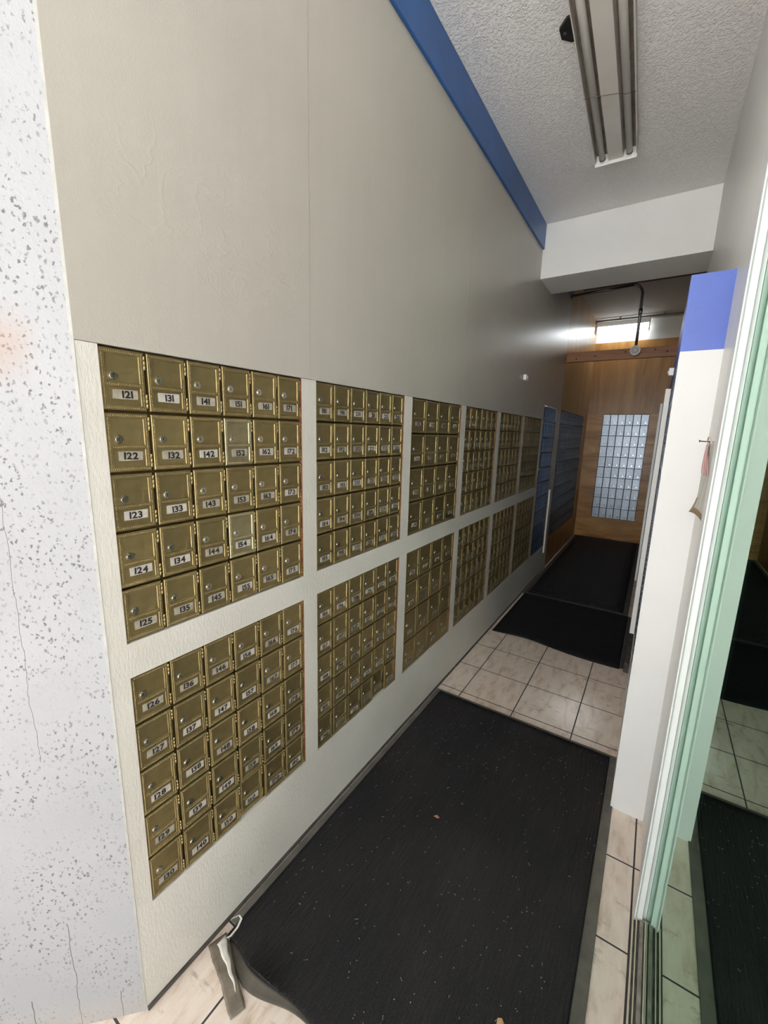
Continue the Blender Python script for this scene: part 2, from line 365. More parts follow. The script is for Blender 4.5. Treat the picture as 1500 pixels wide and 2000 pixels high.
def link(name, me, parent=None, loc=(0, 0, 0), rot=(0, 0, 0)):
    o = bpy.data.objects.new(name, me); COL.objects.link(o)
    o.location = loc; o.rotation_euler = rot
    if parent: o.parent = parent
    return o
def obj(name, bm, mats, parent=None, loc=(0, 0, 0), rot=(0, 0, 0)):
    return link(name, mesh(name, bm, mats), parent, loc, rot)
def empty(name, loc=(0, 0, 0), rz=0.0):
    o = bpy.data.objects.new(name, None); o.empty_display_size = 0.05; COL.objects.link(o); o.location = loc; o.rotation_euler = (0, 0, rz); return o
def tag(o, label, cat, group=None):
    o['label'] = label; o['category'] = cat
    if group: o['group'] = group
    return o
def struct(o):
    o['kind'] = 'structure'; return o
def BM(): return bmesh.new()

# ------------------------------------------------------------------ layout numbers
CEIL = 3.108
ZT, ZMT, ZMB, ZB = 1.6693, 1.0308, 0.9466, 0.3126
BANKS = [(0.4268, 0.9868), (1.053, 1.613), (1.683, 2.2389), (2.3074, 2.8603), (2.9372, 3.4850), (3.5538, 4.1250)]
X_R = 1.078          # right wall plane
X_P = 0.962          # partition plane
Y_P = 1.787          # partition end
Y_B = 6.99           # far wall
X_G = 1.099          # glass plane
Y_J = 1.372          # window jamb
REC = 0.014          # depth the mailboxes sit back in the boards

# ------------------------------------------------------------------ structure
def wall_left():
    bm = BM()   # upper painted sheets, seam at y 1.026 and 3.3
    for y0, y1, zb in ((0.387, 1.0250, ZT), (1.0265, 2.2445, ZT), (2.2460, 3.4635, ZT), (3.4650, 4.199, ZT), (4.199, 4.766, 1.80), (4.766, 4.968, ZT)):
        box(bm, (-0.10, y0, zb + 0.001), (0.0 if y0 > 0.9 else 0.0012, y1, CEIL + 0.05))
    struct(obj('wall_left', bm, M_PANEL))
    bm = BM()   # plywood half of the wall beyond the seam
    ytop, yb = 1.80, 0.345
    box(bm, (-0.10, 4.972, ytop), (0.0, 7.1, CEIL + 0.05), 1)
    box(bm, (-0.10, 4.972, -0.05), (0.0, 7.1, yb))
    box(bm, (-0.10, 4.972, yb), (0.0, 5.0, ytop)); box(bm, (-0.10, 6.70, yb), (0.0, 7.1, ytop))
    box(bm, (-0.10, 5.0, yb), (-0.03, 6.70, ytop))
    struct(obj('wall_left_plywood', bm, [M_PLY, M_PLYGLARE]))
    # boards with openings for the mailboxes
    bm = BM()
    ops = [(a, b, ZMT, ZT) for a, b in BANKS] + [(a, b, ZB, ZMB) for a, b in BANKS] + [(4.20, 4.765, 0.300, 1.80)]
    ys = sorted({0.387, 4.968, *[o[0] for o in ops], *[o[1] for o in ops]}); zs = sorted({0.0, ZT, *[o[2] for o in ops], *[o[3] for o in ops]})
    zs = [z for z in zs if z <= ZT]
    def is_open(y, z): return any(o[0] < y < o[1] and o[2] < z < o[3] for o in ops)
    for i in range(len(ys) - 1):
        for j in range(len(zs) - 1):
            y0, y1, z0, z1 = ys[i], ys[i + 1], zs[j], zs[j + 1]
            if not is_open((y0 + y1) / 2, (z0 + z1) / 2):
                quad(bm, ((0, y0, z0), (0, y1, z0), (0, y1, z1), (0, y0, z1)))
                # lip of every board edge that faces an opening
                for cy, cz, e in (((y0 + y1) / 2, z1 + 1e-3, ((y0, z1), (y1, z1))), ((y0 + y1) / 2, z0 - 1e-3, ((y0, z0), (y1, z0))),
                                  (y0 - 1e-3, (z0 + z1) / 2, ((y0, z0), (y0, z1))), (y1 + 1e-3, (z0 + z1) / 2, ((y1, z0), (y1, z1)))):
                    if is_open(cy, cz):
                        raw = cy < y0
                        quad(bm, ((0, *e[0]), (0, *e[1]), (-0.045, *e[1]), (-0.045, *e[0])), 1 if raw else 0)
    box(bm, (-0.10, 0.387, 0.0), (-0.046, 4.968, ZT))
    bmesh.ops.remove_doubles(bm, verts=bm.verts, dist=1e-5)
    o = struct(obj('trim_1', bm, [M_BOARD, M_RAW]))
wall_left()

# caulked joint at the foot of the left wall
bm = BM(); box(bm, (0.0, 0.389, 0.0), (0.006, 4.96, 0.012)); struct(obj('baseboard_left', bm, M_GROUT))

# outside stucco wall at 45 degrees
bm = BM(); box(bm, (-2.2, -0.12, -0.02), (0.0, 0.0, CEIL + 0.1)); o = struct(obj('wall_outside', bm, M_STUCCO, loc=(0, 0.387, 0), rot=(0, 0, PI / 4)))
o.location = (0.0, 0.387, 0); o.rotation_euler = (0, 0, math.radians(45))
me = o.data
for v in me.vertices: v.co.y += 0.12
bm = BM(); box(bm, (-0.005, -0.0008, 0.02), (0.0008, 0.0, CEIL)); struct(obj('trim_2', bm, M_BEAD, loc=(0, 0.387, 0), rot=(0, 0, math.radians(45))))

# floor
bm = BM(); quad(bm, ((-0.02, -3.0, 0), (6, -3.0, 0), (6, 8, 0), (-0.02, 8, 0))); quad(bm, ((-3.5, -3.0, 0), (-0.02, -3.0, 0), (-0.02, 0.40, 0), (-3.5, 0.40, 0)))
struct(obj('floor', bm, M_TILE))
bm = BM(); quad(bm, ((-30, -30, -0.012), (30, -30, -0.012), (30, 30, -0.012), (-30, 30, -0.012))); struct(obj('ground', bm, M_PAVE))

# ceilings
bm = BM(); box(bm, (-0.02, -0.3, CEIL), (1.30, 3.66, CEIL + 0.1)); struct(obj('ceiling', bm, M_CEIL))
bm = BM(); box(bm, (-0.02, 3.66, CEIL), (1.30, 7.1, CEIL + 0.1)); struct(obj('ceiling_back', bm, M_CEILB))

bm = BM(); box(bm, (-6, -0.3, CEIL + 0.101), (9, 12, CEIL + 0.25)); struct(obj('sun_blocker', bm, M_PAVE))  # unseen slab added to keep the sun out of the passage
bm = BM(); box(bm, (-14, -9.6, -0.01), (16, -9.2, 6.5)); struct(obj('bounce_wall', bm, M_WHITE))  # unseen facade added to bounce sunlight deep into the passage
# blue strip under the ceiling
bm = BM(); box(bm, (0.0, 0.4, 2.932), (0.014, 3.640, CEIL), bev=0.0015); struct(obj('trim_3', bm, M_BLUE))
bm = BM(); box(bm, (0.0, 4.06, 2.94), (0.014, 4.968, CEIL), bev=0.0015); struct(obj('trim_4', bm, M_BLUE))

# dropped header
bm = BM(); box(bm, (0.0, 3.640, 2.722), (X_R + 0.004, 4.05, CEIL), bev=0.002); struct(obj('wall_header', bm, M_HEAD))
bm = BM(); box(bm, (0.25, 4.052, 2.722), (X_R, 4.09, CEIL)); struct(obj('trim_5', bm, M_DARKWOOD))

# right wall and partition
bm = BM(); box(bm, (X_R, Y_J + 0.02, -0.02), (X_R + 0.10, 7.1, CEIL + 0.05)); struct(obj('wall_right', bm, M_RIGHT))
bm = BM()
ZBL = 1.804; ZPT = 2.040
pops = [(1.80, 2.36), (2.365, 2.925), (2.98, 3.54), (3.545, 4.105), (4.16, 4.72), (4.725, 5.285), (5.29, 5.85), (5.855, 6.415)]
def pside(y0, y1, z0, z1, mi): quad(bm, ((X_P, y0, z0), (X_P, y1, z0), (X_P, y1, z1), (X_P, y0, z1)), mi)
quad(bm, ((X_P, Y_P, 0), (X_R, Y_P, 0), (X_R, Y_P, ZBL), (X_P, Y_P, ZBL)), 0)
quad(bm, ((X_P, Y_P, ZBL), (X_R, Y_P, ZBL), (X_R, Y_P, ZPT), (X_P, Y_P, ZPT)), 1)
pside(Y_P, 7.0, ZBL, ZPT, 1)
XB = X_P + 0.024
pside(Y_P, 1.798, 0, ZBL, 0); pside(1.798, 7.0, 0, 0.305, 0); pside(1.798, 7.0, 1.795, ZBL, 0)
quad(bm, ((XB, 1.798, 0.305), (XB, 7.0, 0.305), (XB, 7.0, 1.795), (XB, 1.798, 1.795)), 2)
for z in (0.305, 1.795): quad(bm, ((X_P, 1.798, z), (X_P, 7.0, z), (XB, 7.0, z), (XB, 1.798, z)), 0)
quad(bm, ((X_P, 1.798, 0.305), (XB, 1.798, 0.305), (XB, 1.798, 1.795), (X_P, 1.798, 1.795)), 0)
quad(bm, ((X_P, Y_P, ZPT), (X_R, Y_P, ZPT), (X_R, 7.0, ZPT), (X_P, 7.0, ZPT)), 0)
bmesh.ops.remove_doubles(bm, verts=bm.verts, dist=1e-5)
struct(obj('wall_partition', bm, [M_PIER, M_BLUELIT, M_ALUFRAME]))
bm = BM(); box(bm, (X_P - 0.026, 2.93, 0.30), (X_P, 2.975, 1.795), bev=0.002); struct(obj('trim_6', bm, M_HEAD))
bm = BM(); box(bm, (X_P - 0.049, 4.11, 0.30), (X_P - 0.033, 4.155, 1.795)); box(bm, (X_P - 0.033, 4.112, 0.30), (X_P, 4.155, 1.795), 1); struct(obj('trim_7', bm, [M_HEAD, M_ALUFRAME]))
bm = BM(); box(bm, (X_P - 0.03, 2.98, 0.0), (X_P, 6.98, 0.07), bev=0.003); struct(obj('baseboard_right', bm, M_GROUT))

# far wall: plywood sheets
bm = BM()
box(bm, (-0.02, Y_B, 0.0), (1.1, Y_B + 0.08, 0.319), 1)
box(bm, (-0.02, Y_B, 0.320), (0.212, Y_B + 0.08, 1.848), 1); box(bm, (0.79, Y_B, 0.320), (1.1, Y_B + 0.08, 1.848), 1)
box(bm, (0.212, Y_B + 0.03, 0.320), (0.79, Y_B + 0.08, 1.848), 0)
box(bm, (-0.02, Y_B, 1.849), (0.655, Y_B + 0.08, 2.84), 0); box(bm, (0.6565, Y_B, 1.849), (1.1, Y_B + 0.08, 2.84), 0)
box(bm, (-0.02, Y_B, 2.841), (1.1, Y_B + 0.08, CEIL + 0.05), 2)
struct(obj('wall_back', bm, [M_PLY, M_PLYX, M_RIGHT]))

# shop seen dimly through the glass
bm = BM()
shop = [(1.115, 1.42), (1.115, 0.36), (4.0, -2.4), (4.8, -2.4), (4.8, 1.42)]
for k in range(1, 5):
    (xa, ya), (xb, yb2) = shop[k], shop[(k + 1) % 5]
    quad(bm, ((xa, ya, 0), (xb, yb2, 0), (xb, yb2, 3.2), (xa, ya, 3.2)))
for z in (0.004, 3.15): bm.faces.new([bm.verts.new((x, y, z)) for x, y in shop])
struct(obj('wall_shop', bm, M_SHOP))
bm = BM(); box(bm, (0.0, -0.05, 0.0), (4.0, 0.0, CEIL + 0.1)); struct(obj('wall_front', bm, M_WHITE, loc=(1.125, 0.335, 0), rot=(0, 0, math.radians(-45))))

# ------------------------------------------------------------------ window
def window():
    root = struct(empty('window_1', (X_G, Y_J, 0)))
    def L(p): return (p[0] - X_G, p[1] - Y_J)
    H = 2.75
    # jamb profile (plan), extruded upward: outer lip, flat, groove, glazing bead
    prof = [(1.066, 1.44), (1.066, 1.362), (1.0690, 1.3605), (1.0715, 1.363), (1.0725, 1.3675), (1.0870, 1.3665), (1.0880, 1.3680), (1.0884, 1.380), (1.0985, 1.381), (1.0985, 1.44)]
    bm = BM(); prism(bm, [L(p) for p in prof], 0.004, H); obj('jamb', bm, M_FRAMEW, root)
    bm = BM(); box(bm, (1.066 - X_G, 0.355 - Y_J, H - 0.05), (0.0, 0.06, H)); obj('head_rail', bm, M_FRAMEW, root)
    bm = BM(); box(bm, (1.080 - X_G, 0.355 - Y_J, H), (0.02, 0.06, CEIL)); obj('transom', bm, M_RIGHT, root)
    bm = BM(); quad(bm, ((0, 0.355 - Y_J, 0.0), (0, 0.06, 0.0), (0, 0.06, H), (0, 0.355 - Y_J, H))); obj('pane', bm, M_PANE, root)
    bm = BM()
    box(bm, (1.0605 - X_G, 0.355 - Y_J, 0.0), (1.099 - X_G, -0.002, 0.003), 1)
    box(bm, (1.0610 - X_G, 0.355 - Y_J, 0.003), (1.0650 - X_G, -0.002, 0.013), 0); box(bm, (1.0715 - X_G, 0.355 - Y_J, 0.003), (1.0745 - X_G, -0.002, 0.012), 0)
    box(bm, (1.0815 - X_G, 0.355 - Y_J, 0.003), (1.0915 - X_G, -0.002, 0.011), 2); box(bm, (1.0955 - X_G, 0.355 - Y_J, 0.003), (1.0985 - X_G, -0.002, 0.012), 0)
    obj('track', bm, [M_TRACK, M_TRACKD, M_TRACKG], root)
window()

# ------------------------------------------------------------------ mailboxes
# local frame of a bank: X to the viewer's right, Z up, -Y towards the viewer; 0 at the lower left of the opening
DW, DH = 0.0865, 0.1215      # brass door
def stud_row(bm, x0, z0, x1, z1, y, n, s, mi=0):
    for i in range(n):
        k = (i + 0.5) / n; x = x0 + (x1 - x0) * k; z = z0 + (z1 - z0) * k
        c = bm.verts.new((x, y - s * 0.55, z))
        r = [bm.verts.new((x + dx * s, y, z + dz * s)) for dx, dz in ((-1, 0), (0, -1), (1, 0), (0, 1))]
        for a in range(4): bm.faces.new((r[a], r[(a + 1) % 4], c)).material_index = mi
def brass_door_mesh(wd, hd, mat, name):
    bm = BM(); T = 0.0075
    b = 0.0012
    # slab with chamfered rim
    box(bm, (0, -0.0045, 0), (wd, 0, hd))
    rim = [(0, 0), (wd, 0), (wd, hd), (0, hd)]; inn = [(b, b), (wd - b, b), (wd - b, hd - b), (b, hd - b)]
    def ring(o, yo, i, yi):
        for k in range(4):
            q = (k + 1) % 4
            quad(bm, ((o[k][0], yo, o[k][1]), (o[q][0], yo, o[q][1]), (i[q][0], yi, i[q][1]), (i[k][0], yi, i[k][1])))
    ring(rim, -0.0045, rim, -T + b); ring(rim, -T + b, inn, -T)
    fr = 0.0085; zl = hd * 0.425       # ornament band width; centre of the middle band
    def rect(x0, z0, x1, z1): return [(x0, z0), (x1, z0), (x1, z1), (x0, z1)]
    up = rect(fr + b, zl + fr * 0.5, wd - fr - b, hd - fr - b); lo = rect(fr + b, fr + b, wd - fr - b, zl - fr * 0.5)
    # face with two sunken fields
    xs = [b, fr + b, wd - fr - b, wd - b]; zs = [b, fr + b, zl - fr * 0.5, zl + fr * 0.5, hd - fr - b, hd - b]
    for i in range(3):
        for j in range(5):
            if i == 1 and j in (1, 3): continue
            quad(bm, ((xs[i], -T, zs[j]), (xs[i + 1], -T, zs[j]), (xs[i + 1], -T, zs[j + 1]), (xs[i], -T, zs[j + 1])))
    for R in (up, lo):
        d = 0.0020; s = 0.0012
        q = rect(R[0][0] + s, R[0][1] + s, R[2][0] - s, R[2][1] - s)
        ring(R, -T, q, -T + d)
        quad(bm, [(p[0], -T + d, p[1]) for p in q])
    bmesh.ops.remove_doubles(bm, verts=bm.verts, dist=1e-6)
    n = int(wd / 0.0042); m = int(hd / 0.0042); s = 0.0021; h = fr * 0.5 + b * 0.6
    stud_row(bm, b, h, wd - b, h, -T, n, s); stud_row(bm, b, hd - h, wd - b, hd - h, -T, n, s)
    stud_row(bm, h, fr, h, hd - fr, -T, m, s); stud_row(bm, wd - h, fr, wd - h, hd - fr, -T, m, s)
    stud_row(bm, fr + b, zl, wd - fr - b, zl, -T, int(n * 0.8), s)
    return mesh(name, bm, mat)
def lock_mesh():
    bm = BM()
    cyl(bm, (0, 0, 0), (0, -0.0016, 0), 0.0088, 0, 24); cyl(bm, (0, -0.0016, 0), (0, -0.0030, 0), 0.0075, 0, 24, 0.0066)
    box(bm, (-0.0008, -0.0033, -0.0034), (0.0008, -0.0028, 0.0034), 1)
    return mesh('lock', bm, [M_NICKEL, M_BLACK])
def hinge_mesh(mat):
    bm = BM(); z = -0.015
    for k in range(3):
        cyl(bm, (0, 0, z + 0.0003), (0, 0, z + 0.0097), 0.0033, 0, 12); z += 0.0100
    return mesh('hinge', bm, mat)
# digits from the built-in font
def digit_polys():
    out = {}
    for ch in '0123456789':
        cu = bpy.data.curves.new('glyph', 'FONT'); cu.body = ch; cu.size = 1.0; cu.offset = 0.038; cu.resolution_u = 3
        o = bpy.data.objects.new('glyph', cu); me = o.to_mesh()
        vs = [(v.co.x, v.co.y) for v in me.vertices]; fs = [tuple(p.vertices) for p in me.polygons]
        xs = [v[0] for v in vs]
        out[ch] = ([((x - min(xs)) * 1.14, y) for x, y in vs], fs, (max(xs) - min(xs)) * 1.14)
        o.to_mesh_clear(); bpy.data.objects.remove(o); bpy.data.curves.remove(cu)
    return out
DIG = digit_polys()
def label_mesh(text, lw, lh, seed, size=0.0200):
    rnd = random.Random(seed); bm = BM()
    # the paper slip: slightly uneven outline
    j = lambda: rnd.uniform(-0.0007, 0.0007)
    pts = [(-lw / 2 + j(), -lh / 2 + j()), (lw / 2 + j(), -lh / 2 + j()), (lw / 2 + j(), lh / 2 + j()), (-lw / 2 + 0.003 * rnd.random(), lh / 2 + j()), (-lw / 2 + j(), lh / 2 - 0.003 * rnd.random())]
    A = [bm.verts.new((x, 0, z)) for x, z in pts]; B = [bm.verts.new((x, -0.0006, z)) for x, z in pts]
    bm.faces.new(B).material_index = 0
    for i in range(5): bm.faces.new((A[i], A[(i + 1) % 5], B[(i + 1) % 5], B[i])).material_index = 0
    if text:
        gap = 0.055; wtot = sum(DIG[c][2] for c in text) + gap * (len(text) - 1); a = rnd.uniform(-0.05, 0.06)
        x = -wtot / 2 * size + rnd.uniform(-0.003, 0.004); z0 = -0.36 * size + rnd.uniform(-0.001, 0.001)
        ca, sa = math.cos(a), math.sin(a)
        for c in text:
            vs, fs, wd = DIG[c]
            vv = []
            for px, py in vs:
                X = x + px * size; Z = z0 + py * size
                vv.append(bm.verts.new((X * ca - Z * sa, -0.0009, X * sa + Z * ca)))
            for f in fs:
                try: bm.faces.new([vv[i] for i in f]).material_index = 1
                except ValueError: pass
            x += (wd + gap) * size
    return mesh('number_label', bm, [M_LABEL if rnd.random() < 0.55 else M_LABEL2, M_INK])

ME_DOOR = brass_door_mesh(DW, DH, M_BRASS, 'door'); ME_DOOR_P = brass_door_mesh(DW, DH, M_BRASS_PALE, 'door_pale')
ME_LOCK = lock_mesh(); ME_HINGE = hinge_mesh(M_BRASS_BRIGHT)
def bank_frame(wd, hd, cols, rows, mat):
    bm = BM(); D = 0.030
    box(bm, (0.0008, REC + 0.004, 0.0008), (wd - 0.0008, D + 0.0, hd - 0.0008))      # back plate
    pw, ph = wd / cols, hd / rows
    for i in range(cols + 1):                                               # thin dividers between the doors
        x = i * pw; x0, x1 = max(0.0008, x - 0.0022), min(wd - 0.0008, x + 0.0022)
        box(bm, (x0, REC - 0.001, 0.0008), (x1, REC + 0.004, hd - 0.0008))
    for j in range(rows + 1):
        z = j * ph; z0, z1 = max(0.0008, z - 0.0022), min(hd - 0.0008, z + 0.0022)
        box(bm, (0.0008, REC - 0.002, z0), (wd - 0.0008, REC + 0.004, z1))
    return mesh('frame', bm, mat)
FR_CACHE = {}; LBL_BLANK = label_mesh('', 0.046, 0.017, 3)
def brass_bank(y0, y1, z0, z1, cols, rows, number, label, hinges=True, pale=(), sunk=()):
    root = empty('mailbox_bank', (0.0, y0, z0), PI / 2)
    tag(root, label, 'mailboxes', 'brass mailbox banks in the left wall')
    wd, hd = y1 - y0, z1 - z0
    link('frame', bank_frame(wd, hd, cols, rows, M_BRASS_DARK), root)
    pw, ph = wd / cols, hd / rows
    k = (cols, rows)
    if (cols, rows) == (6, 5): dm, dp, dw, dh = ME_DOOR, ME_DOOR_P, DW, DH
    else:
        dw, dh = pw - 0.008, ph - 0.0075
        if k not in FR_CACHE: FR_CACHE[k] = brass_door_mesh(dw, dh, M_BRASS, 'door')
        dm = dp = FR_CACHE[k]
    for i in range(cols):
        for r in range(rows):
            n = number(i, r) if number else None
            d = bpy.data.objects.new('door', dp if n in pale else dm); COL.objects.link(d); d.parent = root
            sx = (pw - 0.0072) / dw
            d.location = (i * pw + 0.0016, REC - 0.004 + (0.007 if n in sunk else 0.0), hd - (r + 1) * ph + (ph - dh) / 2)
            d.scale = (sx, 1, 1)
            if n in pale: d['label'] = 'paler, newer brass door'
            lk = bpy.data.objects.new('lock', ME_LOCK); COL.objects.link(lk); lk.parent = d
            lk.location = (dw * 0.27, -0.0055, dh * 0.56); lk.rotation_euler = (0, random.uniform(-0.15, 0.15), 0)
            lb = bpy.data.objects.new('number_label', label_mesh(str(n), 0.050, 0.0195, n) if n else LBL_BLANK); COL.objects.link(lb); lb.parent = d
            lb.location = (dw * 0.52, -0.0056, dh * 0.265)
            if hinges:
                for hz in (0.17, 0.83):
                    h = bpy.data.objects.new('hinge', ME_HINGE); COL.objects.link(h); h.parent = d
                    h.location = (dw + 0.0024, -0.0036, dh * hz)
    return root
names = [('nearest the white outside wall, numbered 121 to 175', 'nearest the white outside wall, numbered 126 to 180'),
         ('second from the entrance, numbered 181 to 235', 'second from the entrance, numbered 186 to 240'),
         ('third from the entrance, with four columns of large doors', 'third from the entrance, with four columns of large doors'),
         ('fourth from the entrance, just past the large doors', 'fourth from the entrance, just past the large doors'),
         ('fifth from the entrance, with paler unnumbered doors', 'fifth from the entrance, with paler unnumbered doors'),
         ('farthest from the entrance, beside the tall blue-grey mailboxes', 'farthest from the entrance, beside the tall blue-grey mailboxes')]
for b, (y0, y1) in enumerate(BANKS):
    cols, rows = (4, 4) if b == 2 else (6, 5)
    for lower in (0, 1):
        if b == 0: num = (lambda i, r, l=lower: 121 + 10 * i + r + 5 * l)
        elif b == 1: num = (lambda i, r, l=lower: 181 + 10 * i + r + 5 * l)
        elif b == 2: num = (lambda i, r, l=lower: 241 + 8 * i + r + 4 * l)
        elif b == 3: num = (lambda i, r, l=lower: 273 + 10 * i + r + 5 * l)
        else: num = None
        z0, z1 = (ZB, ZMB) if lower else (ZMT, ZT)
        brass_bank(y0, y1, z0, z1, cols, rows, num, ('lower' if lower else 'upper') + ' brass mailbox bank ' + names[b][lower], True,
                   (152, 154), (160, 230))

# blue-grey aluminium banks
AW, AH = 0.0915, 0.1490
def alu_door_mesh(mat, rib=0.0008):
    bm = BM(); T = 0.011
    box(bm, (0, -T, 0), (AW, 0, AH), bev=0.0012)
    for i in range(5):      # raised vertical ribs pressed into the door
        x = 0.014 + i * 0.0155
        box(bm, (x, -T - rib, 0.012), (x + 0.0035, -T + 0.0002, AH - 0.012))
    return mesh('door', bm, mat)
def alu_lock_mesh():
    bm = BM(); cyl(bm, (0, 0, 0), (0, -0.0035, 0), 0.0075, 0, 16); cyl(bm, (0, -0.0035, 0), (0, -0.005, 0), 0.006, 0, 16, 0.004)
    return mesh('lock', bm, M_CHROME)
ME_AD = alu_door_mesh(M_ALU); ME_ADD = alu_door_mesh(M_ALUDIM, 0.0035); ME_ADB = alu_door_mesh(M_ALUBLUE, 0.0035); ME_AL = alu_lock_mesh()
def alu_bank(loc, rz, wd, hd, label, group, proud=0.0, cols=6, rows=10, dm=None):
    root = empty('mailbox_bank', loc, rz); tag(root, label, 'mailboxes', group)
    bm = BM(); box(bm, (0.0006, 0.006 - proud, 0.0006), (wd - 0.0006, 0.022, hd - 0.0006)); box(bm, (0.0006, -0.0055 - proud, 0.0006), (0.0042, 0.006 - proud, hd - 0.0006)); box(bm, (wd - 0.0042, -0.0055 - proud, 0.0006), (wd - 0.0006, 0.006 - proud, hd - 0.0006)); obj('frame', bm, M_ALUFRAME, root)
    pw, ph = wd / cols, hd / rows
    for i in range(cols):
        for r in range(rows):
            d = bpy.data.objects.new('door', dm or ME_AD); COL.objects.link(d); d.parent = root
            d.location = (i * pw + 0.0045, 0.0065 - proud, hd - (r + 1) * ph + 0.004)
            d.scale = ((pw - 0.009) / AW, 1, (ph - 0.008) / AH)
            lk = bpy.data.objects.new('lock', ME_AL); COL.objects.link(lk); lk.parent = d; lk.location = (AW * 0.62, -0.011, AH * 0.22)
    return root
AG = 'blue-grey metal mailbox banks'
alu_bank((-0.010, 4.203, 0.303), PI / 2, 0.559, 1.494, 'tall narrow blue-grey mailbox bank beside the last brass mailboxes', AG, dm=ME_ADB)
for k in range(3):
    alu_bank((-0.010, 5.003 + 0.5655 * k, 0.348), PI / 2, 0.564, 1.449,
             ['blue-grey mailbox bank at the near end of the left plywood wall', 'middle blue-grey mailbox bank on the left plywood wall', 'blue-grey mailbox bank on the left plywood wall, next to the far corner'][k], AG, dm=ME_ADD)
alu_bank((0.214, Y_B + 0.006, 0.322), 0, 0.574, 1.524, 'bright blue-grey mailbox bank set in the far plywood wall', AG)
for k, (a, b) in enumerate(pops):
    alu_bank((X_P, b, 0.31), -PI / 2, b - a, 1.48, ['blue-grey mailbox bank on the right partition, directly behind the white pier',
             'blue-grey mailbox bank on the right partition, just before the nearer white edge strip', 'blue-grey mailbox bank on the right partition, just behind the nearer white edge strip',
             'blue-grey mailbox bank on the right partition, just before the farther white edge strip', 'blue-grey mailbox bank on the right partition, just behind the farther white edge strip',
             'second blue-grey mailbox bank on the right partition beyond the farther white edge strip', 'third blue-grey mailbox bank on the right partition beyond the farther white edge strip',
             'blue-grey mailbox bank at the far end of the right partition, nearest the plywood wall'][k], AG, proud=-0.012, dm=ME_ADD)

# ------------------------------------------------------------------ mats
def sheet(bm, outline_fn, nx, ny, thick, mi=0):
    """a mat as a grid: outline_fn(u,v) -> (x,y,z) of the top"""
    top = [[bm.verts.new(outline_fn(i / nx, j / ny)) for i in range(nx + 1)] for j in range(ny + 1)]
    bot = [[bm.verts.new((v.co.x, v.co.y, max(0.0006, v.co.z - thick))) for v in row] for row in top]
    for j in range(ny):
        for i in range(nx):
            f = bm.faces.new((top[j][i], top[j][i + 1], top[j + 1][i + 1], top[j + 1][i])); f.material_index = mi; f.smooth = True
            bm.faces.new((bot[j][i], bot[j + 1][i], bot[j + 1][i + 1], bot[j][i + 1])).material_index = mi
    for j in range(ny):
        bm.faces.new((top[j][0], top[j + 1][0], bot[j + 1][0], bot[j][0])).material_index = mi
        bm.faces.new((top[j][nx], bot[j][nx], bot[j + 1][nx], top[j + 1][nx])).material_index = mi
    for i in range(nx):
        bm.faces.new((top[0][i], bot[0][i], bot[0][i + 1], top[0][i + 1])).material_index = mi
        bm.faces.new((top[ny][i], top[ny][i + 1], bot[ny][i + 1], bot[ny][i])).material_index = mi
def near_edge(x):      # wavy, worn near edge of the first mat
    return 0.600 + 0.012 * math.sin(x * 21 + 0.6) * math.exp(-((x - 0.2) / 0.25) ** 2)
def lift(x, y):        # the curled-up lip on the near edge
    return 0.024 * math.exp(-((x - 0.215) / 0.070) ** 2) * max(0.0, 1 - (y - 0.6) / 0.10) ** 2
root = tag(empty('door_mat', (0.5, 1.35, 0)), 'large black ribbed carpet mat with grey rubber border nearest the camera', 'mat', 'black floor mats')
def f1(u, v):
    x = 0.036 + u * (0.934 - 0.036); y0 = near_edge(x); y = y0 + v ** 1.25 * (2.084 - y0); z = 0.009 + lift(x, y)
    return (x - 0.5, y - 1.35, z)
bm = BM(); sheet(bm, f1, 60, 60, 0.007); obj('carpet', bm, M_CARPET, root)
bm = BM()
def strip(x0, y0, x1, y1, z=0.0052): box(bm, (x0 - 0.5, y0 - 1.35, 0.0008), (x1 - 0.5, y1 - 1.35, z), bev=0.0015)
strip(0.934, 0.57, 0.970, 2.106); strip(0.010, 0.64, 0.036, 2.106, 0.005); strip(0.036, 2.084, 0.934, 2.106)
def f1b(u, v):
    x = 0.05 + u * 0.87; y1 = near_edge(x) + 0.002; y = y1 - 0.034 * (1 - v) * max(0.15, min(1, (0.42 - x) / 0.25)); z = 0.004 + lift(x, 0.6) * 0.8 * v ** 1.5
    return (x - 0.5, y - 1.35, z)
sheet(bm, f1b, 50, 4, 0.003, 1)
obj('rubber_border', bm, [M_BORDER, M_FLAP], root)

root = tag(empty('floor_mat', (0.47, 3.5, 0)), 'smooth black mat beyond the bare tiles, with wavy near edge', 'mat', 'black floor mats')
def f2(u, v):
    x = 0.030 + u * 0.880; y0 = 3.030 + 0.022 * math.sin(u * 5.2 + 0.4) - 0.012 * u; y = y0 + v * (3.985 - y0)
    return (x - 0.47, y - 3.5, 0.007 + 0.010 * math.exp(-((u - 0.3) / 0.16) ** 2) * max(0, 1 - v * 6))
bm = BM(); sheet(bm, f2, 40, 16, 0.006); obj('pad', bm, M_MAT2, root)
bm = BM(); box(bm, (0.0, 3.02 - 3.5, 0.0008), (0.035, 3.985 - 3.5, 0.004)); 
for v in bm.verts: v.co.x += 0.912 - 0.47
obj('edge_strip', bm, M_BORDERD, root)
root = tag(empty('floor_mat', (0.46, 5.4, 0)), 'long black perforated rubber mat running to the far plywood wall', 'mat', 'black floor mats')
def f3(u, v): return (0.055 + u * 0.81 - 0.46, 4.03 + v * 2.93 - 5.4, 0.011)
bm = BM(); sheet(bm, f3, 8, 20, 0.010); obj('pad', bm, M_RUB, root)
